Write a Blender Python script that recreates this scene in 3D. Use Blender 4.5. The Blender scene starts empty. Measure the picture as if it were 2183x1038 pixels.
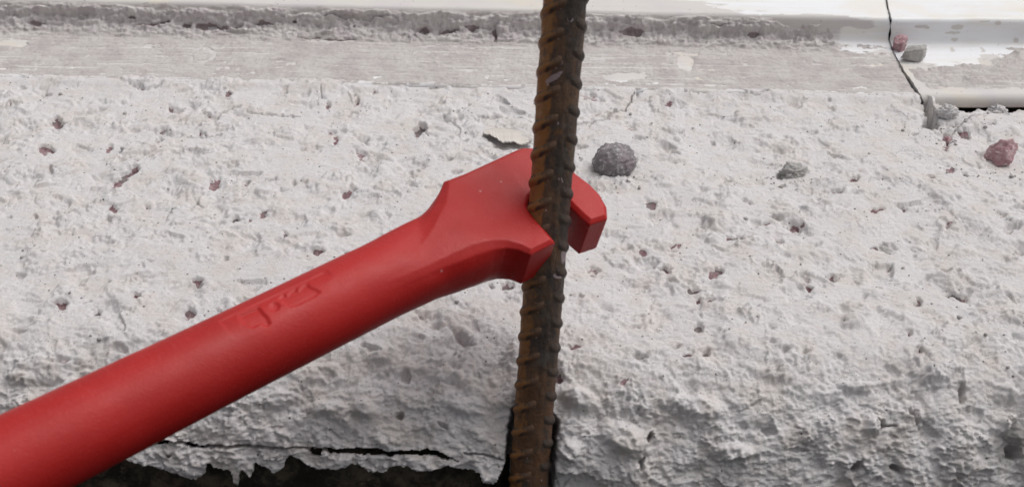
import bpy, math
import numpy as np
from mathutils import Matrix, Vector

S = bpy.context.scene
COL = S.collection
MM = 0.001
rng = np.random.default_rng(7)

# ------------------------------------------------------------------ camera
PITCH, ROLL, CAM_H, FPX = math.radians(33.0), math.radians(1.2), 240.0, 2600.0
PW, PH = 2183.0, 1038.0
_r0 = np.array([1.0, 0, 0]); _f = np.array([0, math.cos(PITCH), -math.sin(PITCH)])
_u0 = np.array([0, math.sin(PITCH), math.cos(PITCH)])
CR = math.cos(ROLL) * _r0 + math.sin(ROLL) * _u0            # camera right
CD = -math.cos(ROLL) * _u0 + math.sin(ROLL) * _r0           # camera down
CF = _f
CP = np.array([0, 0, CAM_H])

def c2w(p):                       # camera coordinates (right, down, forward; mm) to world mm
    p = np.asarray(p, float)
    return p[..., 0:1] * CR + p[..., 1:2] * CD + p[..., 2:3] * CF + CP
def d2w(v):
    v = np.asarray(v, float); return v[0] * CR + v[1] * CD + v[2] * CF
def proj(P):                      # world mm to photograph pixels
    q = P - CP
    z = q @ CF
    return PW / 2 + FPX * (q @ CR) / z, PH / 2 + FPX * (q @ CD) / z
def ray(px, py):
    v = (px - PW / 2) / FPX * CR + (py - PH / 2) / FPX * CD + CF
    return v
def on_plane(px, py, P0, n):
    v = ray(px, py); t = np.dot(P0 - CP, n) / np.dot(v, n)
    return CP + t * v
def on_ledge(px, py, z=0.0):
    return on_plane(px, py, np.array([0, 0, z]), np.array([0, 0, 1.0]))

cam = bpy.data.cameras.new("camera"); cam.sensor_width = 36.0
cam.lens = 36.0 * FPX / PW
cam.clip_start = 0.005; cam.clip_end = 100.0
camo = bpy.data.objects.new("camera", cam); COL.objects.link(camo)
m = Matrix.Identity(4)
for i in range(3):
    m[i][0] = CR[i]; m[i][1] = -CD[i]; m[i][2] = -CF[i]; m[i][3] = CP[i] * MM
camo.matrix_world = m
cam.dof.use_dof = True; cam.dof.focus_distance = 0.455; cam.dof.aperture_fstop = 30.0
S.camera = camo

# ------------------------------------------------------------------ light
SUN_EL, SUN_AZ = math.radians(62), math.radians(64)         # high, behind the ledge and a little to the right
W = bpy.data.worlds.new("World"); S.world = W; W.use_nodes = True
nt = W.node_tree; nt.nodes.clear()
sky = nt.nodes.new("ShaderNodeTexSky"); sky.sky_type = 'NISHITA'; sky.sun_disc = False
sky.sun_elevation = SUN_EL; sky.sun_rotation = SUN_AZ
sky.air_density = 1.0; sky.dust_density = 6.0; sky.ozone_density = 1.0
hs = nt.nodes.new("ShaderNodeHueSaturation"); hs.inputs['Saturation'].default_value = 0.14
bg = nt.nodes.new("ShaderNodeBackground"); bg.inputs['Strength'].default_value = 0.15
wo = nt.nodes.new("ShaderNodeOutputWorld")
nt.links.new(sky.outputs[0], hs.inputs['Color']); nt.links.new(hs.outputs[0], bg.inputs['Color']); nt.links.new(bg.outputs[0], wo.inputs[0])
sl = bpy.data.lights.new("sun", 'SUN'); sl.energy = 0.95; sl.angle = math.radians(70); sl.color = (1.0, 0.975, 0.95)
so = bpy.data.objects.new("sun", sl); COL.objects.link(so)
dvec = Vector((math.sin(SUN_AZ) * math.cos(SUN_EL), math.cos(SUN_AZ) * math.cos(SUN_EL), math.sin(SUN_EL)))
so.rotation_euler = dvec.to_track_quat('Z', 'Y').to_euler(); so.location = dvec * 2
S.view_settings.view_transform = 'Standard'; S.view_settings.look = 'None'
S.view_settings.gamma = 1.0; S.view_settings.use_curve_mapping = False
S.view_settings.exposure = -0.27

# ------------------------------------------------------------------ numpy noise
def _h(ix, iy, seed):
    h = (ix.astype(np.int64) * 374761393 + iy.astype(np.int64) * 668265263 + seed * 1274126177) & 0xffffffff
    h = ((h ^ (h >> 13)) * 1274126177) & 0xffffffff
    return (h ^ (h >> 16)) & 0xffff
def n2(x, y, seed=0):
    x0 = np.floor(x); y0 = np.floor(y); fx = (x - x0); fy = (y - y0)
    u = fx * fx * fx * (fx * (fx * 6 - 15) + 10); v = fy * fy * fy * (fy * (fy * 6 - 15) + 10)
    def g(dx, dy):
        a = _h(x0 + dx, y0 + dy, seed) * (2 * math.pi / 65536.0)
        return np.cos(a) * (fx - dx) + np.sin(a) * (fy - dy)
    a = g(0, 0); b = g(1, 0); c = g(0, 1); d = g(1, 1)
    return (a + (b - a) * u + (c - a) * v + (a - b - c + d) * u * v) * 1.5
def fbm2(x, y, octv, seed=0, gain=0.5):
    s = 0; a = 1.0; f = 1.0
    for k in range(octv):
        s = s + a * n2(x * f, y * f, seed + 17 * k); a *= gain; f *= 2.03
    return s
def cells2(x, y, seed=0):
    x0 = np.floor(x); y0 = np.floor(y)
    f1 = np.full(x.shape, 9.0); f2 = f1.copy(); idv = np.zeros(x.shape)
    for dx in (-1, 0, 1):
        for dy in (-1, 0, 1):
            cx = x0 + dx; cy = y0 + dy
            jx = _h(cx, cy, seed) / 65536.0; jy = _h(cx, cy, seed + 5) / 65536.0
            d = np.hypot(cx + jx - x, cy + jy - y)
            c = d < f1
            f2 = np.where(c, f1, np.minimum(f2, d)); idv = np.where(c, _h(cx, cy, seed + 9) / 65536.0, idv); f1 = np.where(c, d, f1)
    return f1, f2, idv
def n3(p, seed=0):
    a = n2(p[:, 0], p[:, 1] + 3.7 * p[:, 2], seed); b = n2(p[:, 1] + 11.3, p[:, 2] - 2.1 * p[:, 0], seed + 3); c = n2(p[:, 2] - 5.1, p[:, 0] + 1.9 * p[:, 1], seed + 6)
    return (a + b + c) / 1.8
def sst(a, b, x):
    t = np.clip((x - a) / (b - a), 0, 1); return t * t * (3 - 2 * t)

def poly_sdf(px, py, poly):       # signed distance, negative inside
    P = np.asarray(poly, float); d = np.full(px.shape, 1e18); s = np.ones(px.shape)
    n = len(P)
    for i in range(n):
        a = P[i]; b = P[i - 1]; e = b - a
        wx = px - a[0]; wy = py - a[1]
        t = np.clip((wx * e[0] + wy * e[1]) / (e @ e), 0, 1)
        d = np.minimum(d, (wx - e[0] * t) ** 2 + (wy - e[1] * t) ** 2)
        c1 = py >= a[1]; c2 = py < b[1]; c3 = e[0] * wy > e[1] * wx
        fl = (c1 & c2 & c3) | (~c1 & ~c2 & ~c3)
        s = np.where(fl, -s, s)
    return s * np.sqrt(d)
def line_dist(px, py, pts):
    d = np.full(px.shape, 1e18)
    for a, b in zip(pts[:-1], pts[1:]):
        a = np.array(a, float); e = np.array(b, float) - a
        wx = px - a[0]; wy = py - a[1]
        t = np.clip((wx * e[0] + wy * e[1]) / (e @ e), 0, 1)
        d = np.minimum(d, (wx - e[0] * t) ** 2 + (wy - e[1] * t) ** 2)
    return np.sqrt(d)

# ------------------------------------------------------------------ object helpers
def mesh_np(name, V, F, mat, parent=None, attrs=None, smooth=True):
    V = np.asarray(V, float) * MM
    me = bpy.data.meshes.new(name)
    if isinstance(F, np.ndarray):
        k = F.shape[1]
        me.vertices.add(len(V)); me.vertices.foreach_set("co", V.astype(np.float32).ravel())
        me.loops.add(F.size); me.loops.foreach_set("vertex_index", F.astype(np.int32).ravel())
        me.polygons.add(len(F)); me.polygons.foreach_set("loop_start", np.arange(0, F.size, k, dtype=np.int32))
        me.update(calc_edges=True)
    else:
        me.from_pydata([tuple(v) for v in V], [], F)
    me.polygons.foreach_set("use_smooth", np.full(len(me.polygons), smooth))
    if attrs:
        for an, av in attrs.items():
            at = me.attributes.new(an, 'FLOAT', 'POINT'); at.data.foreach_set("value", np.asarray(av, np.float32))
    me.materials.append(mat); me.update(); me.validate()
    o = bpy.data.objects.new(name, me); COL.objects.link(o)
    if parent is not None:
        o.parent = parent; o.matrix_parent_inverse = parent.matrix_world.inverted()
    return o
def tag(o, label=None, cat=None, group=None, kind=None):
    if label: o["label"] = label
    if cat: o["category"] = cat
    if group: o["group"] = group
    if kind: o["kind"] = kind
    return o
def empty(name, loc_mm, label, cat, group=None):
    o = bpy.data.objects.new(name, None); COL.objects.link(o)
    o.location = Vector([c * MM for c in loc_mm]); o.empty_display_size = 0.01
    o.matrix_world = Matrix.Translation(o.location)
    return tag(o, label, cat, group)
def grid_faces(nr, nc, wrap=False):
    i = np.arange(nr - 1)[:, None]; j = np.arange(nc if wrap else nc - 1)[None, :]
    a = i * nc + j; b = i * nc + (j + 1) % nc
    return np.stack([a, b, b + nc, a + nc], -1).reshape(-1, 4)

# ------------------------------------------------------------------ material helpers
class NT:
    def __init__(s, name):
        s.m = bpy.data.materials.new(name); s.m.use_nodes = True; s.t = s.m.node_tree
        s.b = s.t.nodes["Principled BSDF"]
        tc = s.t.nodes.new("ShaderNodeTexCoord"); mp = s.t.nodes.new("ShaderNodeVectorMath"); mp.operation = 'SCALE'
        mp.inputs['Scale'].default_value = 1000.0
        s.t.links.new(tc.outputs['Object'], mp.inputs[0]); s.co = mp.outputs[0]
    def link(s, a, b): s.t.links.new(a, b)
    def set(s, name, v):
        if hasattr(v, 'is_linked') or isinstance(v, bpy.types.NodeSocket): s.link(v, s.b.inputs[name])
        else: s.b.inputs[name].default_value = v
    def scaled(s, sc):
        n = s.t.nodes.new("ShaderNodeVectorMath"); n.operation = 'MULTIPLY'; n.inputs[1].default_value = sc
        s.link(s.co, n.inputs[0]); return n.outputs[0]
    def noise(s, scale, detail=4, rough=0.55, vec=None, dist=0.0):
        n = s.t.nodes.new("ShaderNodeTexNoise"); n.inputs['Scale'].default_value = scale; n.inputs['Detail'].default_value = detail
        n.inputs['Roughness'].default_value = rough; n.inputs['Distortion'].default_value = dist
        s.link(vec or s.co, n.inputs['Vector']); return n.outputs['Fac']
    def voro(s, scale, out='Distance', feature='F1', vec=None):
        n = s.t.nodes.new("ShaderNodeTexVoronoi"); n.feature = feature; n.inputs['Scale'].default_value = scale
        s.link(vec or s.co, n.inputs['Vector']); return n.outputs[out]
    def ramp(s, f, a, b, lo=0.0, hi=1.0):
        n = s.t.nodes.new("ShaderNodeMapRange"); n.interpolation_type = 'SMOOTHSTEP'
        for k, v in ((1, a), (2, b), (3, lo), (4, hi)): n.inputs[k].default_value = v
        s.link(f, n.inputs[0]); return n.outputs[0]
    def math(s, op, a, b=None):
        n = s.t.nodes.new("ShaderNodeMath"); n.operation = op
        for k, v in ((0, a), (1, b)):
            if v is None: continue
            if isinstance(v, (int, float)): n.inputs[k].default_value = v
            else: s.link(v, n.inputs[k])
        return n.outputs[0]
    def mix(s, f, a, b):
        n = s.t.nodes.new("ShaderNodeMix"); n.data_type = 'RGBA'
        for k, v in ((0, f), (6, a), (7, b)):
            if isinstance(v, (int, float)): n.inputs[k].default_value = v
            elif isinstance(v, tuple): n.inputs[k].default_value = (*v, 1) if len(v) == 3 else v
            else: s.link(v, n.inputs[k])
        return n.outputs[2]
    def attr(s, name):
        n = s.t.nodes.new("ShaderNodeAttribute"); n.attribute_name = name; return n.outputs['Fac']
    def bump(s, h, strength, dist_mm, prev=None):
        n = s.t.nodes.new("ShaderNodeBump"); n.inputs['Strength'].default_value = strength; n.inputs['Distance'].default_value = dist_mm * MM
        s.link(h, n.inputs['Height'])
        if prev is not None: s.link(prev, n.inputs['Normal'])
        s.link(n.outputs[0], s.b.inputs['Normal']); return n.outputs[0]
    def normal_fac(s, axis):          # which way the real surface faces
        g = s.t.nodes.new("ShaderNodeNewGeometry"); d = s.t.nodes.new("ShaderNodeVectorMath"); d.operation = 'DOT_PRODUCT'
        s.link(g.outputs['Normal'], d.inputs[0]); d.inputs[1].default_value = axis; return d.outputs['Value']

def mat_paint():
    k = NT("white_masonry_paint")
    c = k.mix(k.ramp(k.noise(0.075, 4, 0.6), 0.42, 0.68), (0.675, 0.65, 0.652), (0.645, 0.60, 0.572))
    c = k.mix(k.ramp(k.noise(0.16, 5, 0.65), 0.56, 0.74, 0, 0.5), c, (0.60, 0.51, 0.455))
    c = k.mix(k.ramp(k.noise(0.11, 5, 0.7, k.scaled((1.0, 1.0, 1.0))), 0.52, 0.75, 0, 0.5), c, (0.52, 0.51, 0.52))
    c = k.mix(k.ramp(k.noise(0.9, 4, 0.7), 0.50, 0.75, 0, 0.42), c, (0.41, 0.37, 0.365))
    c = k.mix(k.ramp(k.noise(1.6, 3, 0.75), 0.52, 0.74, 0, 0.5), c, (0.78, 0.77, 0.77))
    c = k.mix(k.ramp(k.noise(1.25, 4, 0.75, k.scaled((1.0, 1.0, 1.0))), 0.60, 0.74, 0, 0.55), c, (0.36, 0.33, 0.335))
    gate = k.ramp(k.noise(0.12, 3), 0.42, 0.62)
    sp = k.ramp(k.voro(0.62), 0.10, 0.16, 1, 0)  # pinholes too fine to model: their shade is put in as dark specks
    c = k.mix(k.math('MULTIPLY', k.math('MULTIPLY', sp, gate), 0.8), c, (0.10, 0.085, 0.085))
    sp2 = k.ramp(k.voro(0.17), 0.05, 0.085, 1, 0)  # wider-spaced pinholes, painted dark in the same way
    c = k.mix(k.math('MULTIPLY', sp2, 0.85), c, (0.07, 0.05, 0.05))
    bare_hollow = k.attr("bare_hollow")
    st = k.mix(k.ramp(k.noise(0.5, 4, 0.7), 0.35, 0.65), (0.24, 0.135, 0.15), (0.36, 0.26, 0.265))
    st = k.mix(k.ramp(k.noise(0.13, 2), 0.5, 0.62), st, (0.22, 0.19, 0.19))
    bf = k.ramp(k.math('ADD', bare_hollow, k.math('MULTIPLY', k.math('SUBTRACT', k.noise(0.45, 4), 0.5), 0.55)), 0.42, 0.58)
    c = k.mix(bf, c, st)
    dirt_tone = k.attr("dirt_tone")
    df = k.ramp(k.math('ADD', dirt_tone, k.math('MULTIPLY', k.math('SUBTRACT', k.noise(0.3, 5, 0.7), 0.5), 0.8)), 0.35, 0.75)
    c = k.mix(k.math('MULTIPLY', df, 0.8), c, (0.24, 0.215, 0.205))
    k.set('Base Color', c); k.set('Roughness', 0.82); k.set('Specular IOR Level', 0.25)
    b1 = k.bump(k.noise(0.55, 6, 0.78), 0.8, 0.62)
    k.bump(k.noise(1.7, 4, 0.75), 0.9, 0.36, b1)
    return k.m
def mat_core():
    k = NT("dark_brown_concrete")  # dark brown base with paler brown mottling
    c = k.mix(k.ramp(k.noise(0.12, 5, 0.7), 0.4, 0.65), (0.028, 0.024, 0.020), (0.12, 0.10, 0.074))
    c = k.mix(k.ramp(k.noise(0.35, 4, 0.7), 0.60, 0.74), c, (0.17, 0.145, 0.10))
    k.set('Base Color', c); k.set('Roughness', 0.9); k.set('Specular IOR Level', 0.2)
    k.bump(k.noise(0.5, 6, 0.7), 1.0, 1.2); return k.m
def mat_vinyl():
    k = NT("white_sill_coating")
    st = k.noise(0.12, 4, 0.6, k.scaled((0.12, 1.0, 1.0)))
    c = k.mix(k.ramp(st, 0.45, 0.7), (0.80, 0.80, 0.82), (0.74, 0.72, 0.68))
    dust = k.attr("dirt_tone")
    sk = k.noise(0.35, 6, 0.7, k.scaled((0.05, 1.3, 1.3)))
    gr = k.noise(0.16, 6, 0.75)
    f = k.math('ADD', dust, k.math('ADD', k.math('MULTIPLY', k.math('SUBTRACT', sk, 0.5), 1.3), k.math('MULTIPLY', k.math('SUBTRACT', gr, 0.5), 0.9)))
    c = k.mix(k.ramp(f, 0.20, 0.75, 0, 0.92), c, k.mix(k.ramp(k.noise(0.05, 4), .4, .65), (0.59, 0.56, 0.53), (0.57, 0.53, 0.53)))
    sp = k.ramp(k.voro(0.25), 0.06, 0.11, 1, 0)
    c = k.mix(k.math('MULTIPLY', sp, k.ramp(dust, 0.05, 0.5, 0.25, 0.8)), c, (0.19, 0.16, 0.16))
    c = k.mix(k.math('MULTIPLY', k.ramp(k.noise(0.028, 3), 0.55, 0.7), 0.35), c, (0.72, 0.63, 0.47))
    k.set('Base Color', c)
    k.set('Roughness', k.ramp(f, 0.2, 0.7, 0.38, 0.85))
    k.bump(k.noise(0.9, 5, 0.7), 0.25, 0.25); return k.m
def mat_mortar():
    k = NT("smeared_mortar")
    gt = k.attr("groove")
    fl = k.mix(k.ramp(k.noise(0.07, 5, 0.65), 0.4, 0.65), (0.585, 0.55, 0.53), (0.49, 0.445, 0.435))
    stv = k.noise(0.45, 5, 0.7, k.scaled((0.04, 1.0, 1.0)))
    fl = k.mix(k.ramp(stv, 0.54, 0.66, 0, 0.85), fl, (0.70, 0.68, 0.64)) if False else k.mix(k.math('MULTIPLY', k.ramp(stv, 0.53, 0.64, 0, 0.9), k.ramp(k.noise(0.03, 3, .5, k.scaled((.4, 1, 1))), .46, .58)), fl, (0.72, 0.70, 0.665))
    gr = k.mix(k.ramp(k.noise(0.10, 5, 0.65), 0.4, 0.65), (0.66, 0.625, 0.61), (0.56, 0.505, 0.51))
    gr = k.mix(k.ramp(k.noise(0.9, 4, 0.7), 0.50, 0.68, 0, 0.6), gr, (0.58, 0.56, 0.54))
    c = k.mix(k.ramp(k.math('ADD', gt, k.math('MULTIPLY', k.math('SUBTRACT', k.noise(0.2, 5, .7), .5), .8)), .3, .7), fl, gr)
    c = k.mix(k.ramp(k.noise(1.0, 4, 0.7), 0.57, 0.72, 0, 0.6), c, (0.24, 0.205, 0.205))
    c = k.mix(k.ramp(k.noise(0.15, 4, 0.7), 0.64, 0.76, 0, 0.45), c, (0.40, 0.28, 0.275))
    c = k.mix(k.ramp(k.attr("bare_hollow"), 0.35, 0.65, 0, .8), c, (0.27, 0.205, 0.21))  # darker tone in the hollows of the mortar
    k.set('Base Color', c); k.set('Roughness', 0.92); k.set('Specular IOR Level', 0.15)
    b = k.bump(k.noise(0.8, 6, 0.78), 0.9, 0.7); k.bump(k.noise(2.0, 3, 0.75), 0.6, 0.3, b); return k.m
def mat_rust():
    k = NT("rusty_steel")
    c = k.mix(k.ramp(k.noise(0.16, 5, 0.7, k.scaled((1, 1, 0.45))), 0.40, 0.66), (0.042, 0.032, 0.027), (0.128, 0.069, 0.038))
    left = k.ramp(k.normal_fac((-0.86, -0.5, 0.0)), 0.62, 0.95)     # orange rust, stronger on the left-facing side of the bar
    org = k.ramp(k.math('ADD', k.math('MULTIPLY', left, 0.42), k.noise(0.13, 5, 0.7)), 0.66, 0.88)
    c = k.mix(org, c, (0.26, 0.115, 0.032))
    g = k.t.nodes.new("ShaderNodeSeparateXYZ"); k.link(k.co, g.inputs[0])
    low = k.ramp(k.math('ADD', g.outputs['Z'], k.math('MULTIPLY', k.noise(0.2, 4), 20.0)), 6.0, 26.0, 1, 0)
    c = k.mix(k.math('MULTIPLY', low, k.ramp(k.noise(0.22, 4, 0.7), 0.34, 0.62)), c, (0.105, 0.050, 0.023))
    c = k.mix(k.ramp(k.noise(0.10, 3, 0.6), 0.56, 0.67, 0, 0.5), c, (0.085, 0.078, 0.07))
    c = k.mix(k.ramp(k.noise(0.145, 4, 0.7, k.scaled((1.3, 1.3, 0.7))), 0.665, 0.70), c, (0.42, 0.31, 0.33))
    c = k.mix(k.ramp(k.math('ADD', k.attr('splash'), k.math('MULTIPLY', k.math('SUBTRACT', k.noise(0.6, 4, .7), .5), 1.1)), .5, .75, 0, .85), c, (0.34, 0.265, 0.28))
    k.set('Base Color', c); k.set('Roughness', k.ramp(k.noise(0.4, 4), 0.3, 0.7, 0.5, 0.85)); k.set('Metallic', 0.1)
    b = k.bump(k.noise(0.55, 6, 0.7), 0.7, 0.5); k.bump(k.noise(1.8, 3, 0.7), 0.4, 0.2, b); return k.m
def mat_red():
    k = NT("red_powder_paint")
    c = k.mix(k.ramp(k.noise(0.03, 3), 0.35, 0.65), (0.36, 0.015, 0.013), (0.42, 0.018, 0.016))
    sp = k.ramp(k.voro(0.10), 0.035, 0.06, 1, 0)
    c = k.mix(k.math('MULTIPLY', sp, 0.5), c, (0.6, 0.35, 0.33))
    c = k.mix(k.ramp(k.noise(0.35, 5, 0.7), 0.66, 0.8, 0, 0.12), c, (0.52, 0.15, 0.14))
    c = k.mix(k.ramp(k.attr('chip'), .4, .6), c, (0.60, 0.50, 0.52))
    k.set('Base Color', c); k.set('Roughness', k.ramp(k.noise(0.09, 4, 0.6), 0.3, 0.7, 0.37, 0.50)); k.set('Specular IOR Level', 0.28)
    b = k.bump(k.noise(0.5, 5, 0.65), 0.2, 0.3); b = k.bump(k.noise(2.6, 3), 0.22, 0.10, b)
    cv = k.t.nodes.new("ShaderNodeCombineXYZ")                  # file marks running across the forging
    for i, (ax, sc) in enumerate((((.81, .46, -.36), 1.6), ((.2, .5, .84), 1.6), ((.5, -.72, .47), .05))):
        d = k.t.nodes.new("ShaderNodeVectorMath"); d.operation = 'DOT_PRODUCT'; k.link(k.co, d.inputs[0]); d.inputs[1].default_value = [q * sc for q in ax]; k.link(d.outputs['Value'], cv.inputs[i])
    k.bump(k.noise(1.0, 4, .6, cv.outputs[0]), 0.45, 0.16, b)
    k.link(k.mix(k.ramp(k.noise(0.8, 3, .6, cv.outputs[0]), .52, .72, 0, .10), c, (0.56, 0.11, 0.11)), k.b.inputs['Base Color']); return k.m
def mat_stone(name, c1, c2, c3, thr=0.55, bump=0.8):
    k = NT(name)
    c = k.mix(k.ramp(k.noise(0.22, 5, 0.7), 0.35, 0.65), c1, c2)
    c = k.mix(k.ramp(k.noise(0.5, 5, 0.75), thr, thr + 0.1), c, c3)
    k.set('Base Color', c); k.set('Roughness', 0.85); k.set('Specular IOR Level', 0.3)
    b = k.bump(k.noise(0.7, 6, 0.75), bump, 0.8); k.bump(k.noise(2.2, 3, 0.7), 0.5, 0.25, b); return k.m

M_PAINT, M_CORE, M_VINYL, M_MORTAR, M_RUST, M_RED = mat_paint(), mat_core(), mat_vinyl(), mat_mortar(), mat_rust(), mat_red()
M_GREY = mat_stone("grey_flaky_stone", (0.21, 0.195, 0.197), (0.32, 0.275, 0.295), (0.52, 0.51, 0.51), 0.53, 0.9)
M_MAUVE = mat_stone("mauve_stone", (0.40, 0.215, 0.24), (0.55, 0.38, 0.385), (0.70, 0.62, 0.61), 0.54, 0.7)
M_LGREY = mat_stone("pale_grey_stone", (0.40, 0.39, 0.38), (0.50, 0.48, 0.46), (0.30, 0.27, 0.27), 0.60, 0.6)
M_CRUMB = mat_stone("mortar_crumb_grey", (0.38, 0.36, 0.35), (0.50, 0.48, 0.46), (0.20, 0.175, 0.175), 0.58, 1.0)
M_FLAKE = mat_stone("cream_paint_film", (0.55, 0.51, 0.465), (0.60, 0.56, 0.52), (0.50, 0.45, 0.41), 0.7, 0.2)

Z_FL, Y_FR = 1.6, 496.0                                       # front lip of the sill strips
# ================================================================== PARAPET (ledge top, rounded arris, front face)
Y_BACK, Y_EDGE, R_EDGE = 560.0, 322.0, 45.0
S_FLAT = Y_BACK - Y_EDGE; S_ARC = R_EDGE * math.pi / 2
def profile(s):
    """arc length (mm) from the back of the ledge -> y, z, ny, nz"""
    s = np.asarray(s, float)
    th = np.clip((s - S_FLAT) / R_EDGE, 0, math.pi / 2); dn = np.maximum(s - S_FLAT - S_ARC, 0)
    y = np.where(s < S_FLAT, Y_BACK - s, Y_EDGE - R_EDGE * np.sin(th))
    z = np.where(s < S_FLAT, 0.0, -R_EDGE * (1 - np.cos(th)) - dn)
    return y, z, -np.sin(th), np.cos(th)

xs = [-262.0]
while xs[-1] < 262: xs.append(xs[-1] + 0.40)
out = [262.0]; st = 0.6
while out[-1] < 470: out.append(out[-1] + st); st = min(st * 1.06, 8)
xs = np.array([-v for v in out[::-1]] + xs[1:-1] + out)
ss = [0.0]
while ss[-1] < S_FLAT + S_ARC + 170:
    s_ = ss[-1]
    ss.append(s_ + (0.62 if s_ < 100 else 0.52 if s_ < 180 else 0.30 if S_FLAT + 28 < s_ < S_FLAT + 60 else 0.42 if s_ < S_FLAT + S_ARC + 30 else min(0.42 * 1.05 ** ((s_ - S_FLAT - S_ARC - 30) / 1.2), 6.0)))
ss = np.array(ss)
NR, NC = len(ss), len(xs)
X, SS = np.meshgrid(xs, ss)
Y0, Z0, NY, NZ = profile(SS)
front = sst(S_FLAT - 20, S_FLAT + 36, SS)                     # 0 on the ledge, 1 on the rounded front
base = np.stack([X, Y0, Z0], -1)
PX, PY = proj(base.reshape(-1, 3)); PX = PX.reshape(X.shape); PY = PY.reshape(X.shape)
jx = PX + 7 * n2(X / 4.5, SS / 4.5, 301) + 4 * n2(X / 1.7, SS / 1.7, 302)      # ragged outlines for everything chipped
jy = PY + 6 * n2(X / 4.5, SS / 4.5, 303) + 3.5 * n2(X / 1.7, SS / 1.7, 304)

wx = X + 3.0 * n2(X / 14, SS / 14, 41); wy = SS + 3.0 * n2(X / 14, SS / 14, 42)
H = 1.5 * n2(X / 75, SS / 60, 1) + 0.7 * n2(X / 32, SS / 26, 2)
calm = sst(-0.40, 0.30, n2(X / 48, SS / 38, 77))                # some areas trowelled flatter than others
gate = sst(-0.15, 0.35, n2(X / 24, SS / 20, 33))
w3 = 0.16 * fbm2(X / 2.6, SS / 2.6, 3, 35, .6)                  # ragged rims
H += (0.25 + 0.75 * calm) * 0.40 * fbm2(wx / 17, wy / 14, 2, 11, 0.5)
def grains(scale, seed, share, hgt, amt, sharp=.14, tall=1.0):
    """convex lumps of aggregate showing through the paint"""
    f1, f2, c = cells2(wx / scale + seed * .37, wy / (scale * .9) - seed * .21, seed)
    return np.where(c < share, hgt * (0.45 + 0.55 * c / share) * sst(0.52, sharp, f1 + w3), 0) * amt
H += grains(21, 51, .42, 1.3, 0.4 + 0.6 * calm, .12)
H += grains(11.5, 53, .46, 1.45, 0.4 + 0.6 * calm, .05)
H += grains(14, 153, .16, 1.1, 1.0, .36)
H += grains(6.2, 55, .40, 0.75, 0.15 + 0.85 * gate, .05)
H += grains(2.9, 57, .45, 0.30, 0.10 + 0.90 * gate, .05)
H -= grains(13, 59, .24, 1.8, 1.0, .2)                          # torn hollows
H -= grains(7.0, 61, .17, 1.5, 0.4 + 0.6 * gate)
H -= grains(3.4, 63, .12, 0.9, 0.4 + 0.6 * gate)
H += 0.09 * fbm2(X / 2.4, SS / 2.0, 3, 71, 0.65) + (0.07 + .05 * front) * n2(X / 0.95, SS / 0.95, 75)
H *= 1.0 + 0.10 * (1 - front)
# the rounded front: coarser aggregate, rougher grain
H += front * 1.3 * fbm2(wx / 26, wy / 20, 2, 91, 0.5)
H += front * (grains(16, 97, .50, 1.9, 1.0, .1) + grains(8, 99, .45, 0.9, 1.0, .08) + grains(4.2, 101, .5, 0.5, 1.0, .05) + grains(2.2, 103, .55, 0.50, 1.0, .05))
H -= front * (grains(9, 105, .20, 1.6, 1.0) + grains(4, 107, .20, 1.0, 1.0))
H += front * 0.34 * fbm2(X / 1.9, SS / 1.5, 3, 84, 0.65)

bare_hollow = np.zeros(X.shape); dirt_tone = np.zeros(X.shape)
def pit(px, py, rx, ry, ang=0, depth=2.5, b=0.0, soft=0.25):
    global H, bare_hollow
    a = math.radians(ang); dx = jx - px; dy = jy - py
    sel = (abs(PX - px) < 3 * max(rx, ry) + 25) & (abs(PY - py) < 3 * max(rx, ry) + 25)
    q = np.hypot((dx * math.cos(a) + dy * math.sin(a)) / rx, (-dx * math.sin(a) + dy * math.cos(a)) / ry)
    H = np.where(sel, H - depth * sst(1.0 + soft, 1.0 - soft, q) * (0.75 + 0.25 * sst(1, 0, q)), H)
    if b: bare_hollow = np.where(sel, np.maximum(bare_hollow, b * sst(1.1, 0.75, q)), bare_hollow)
def bumpy(px, py, rx, ry, ang, hgt, pw=0.35):
    global H
    a = math.radians(ang); dx = jx * .6 + PX * .4 - px; dy = jy * .6 + PY * .4 - py
    q = np.hypot((dx * math.cos(a) + dy * math.sin(a)) / rx, (-dx * math.sin(a) + dy * math.cos(a)) / ry)
    H = H + hgt * sst(1.15, pw, q)
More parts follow.
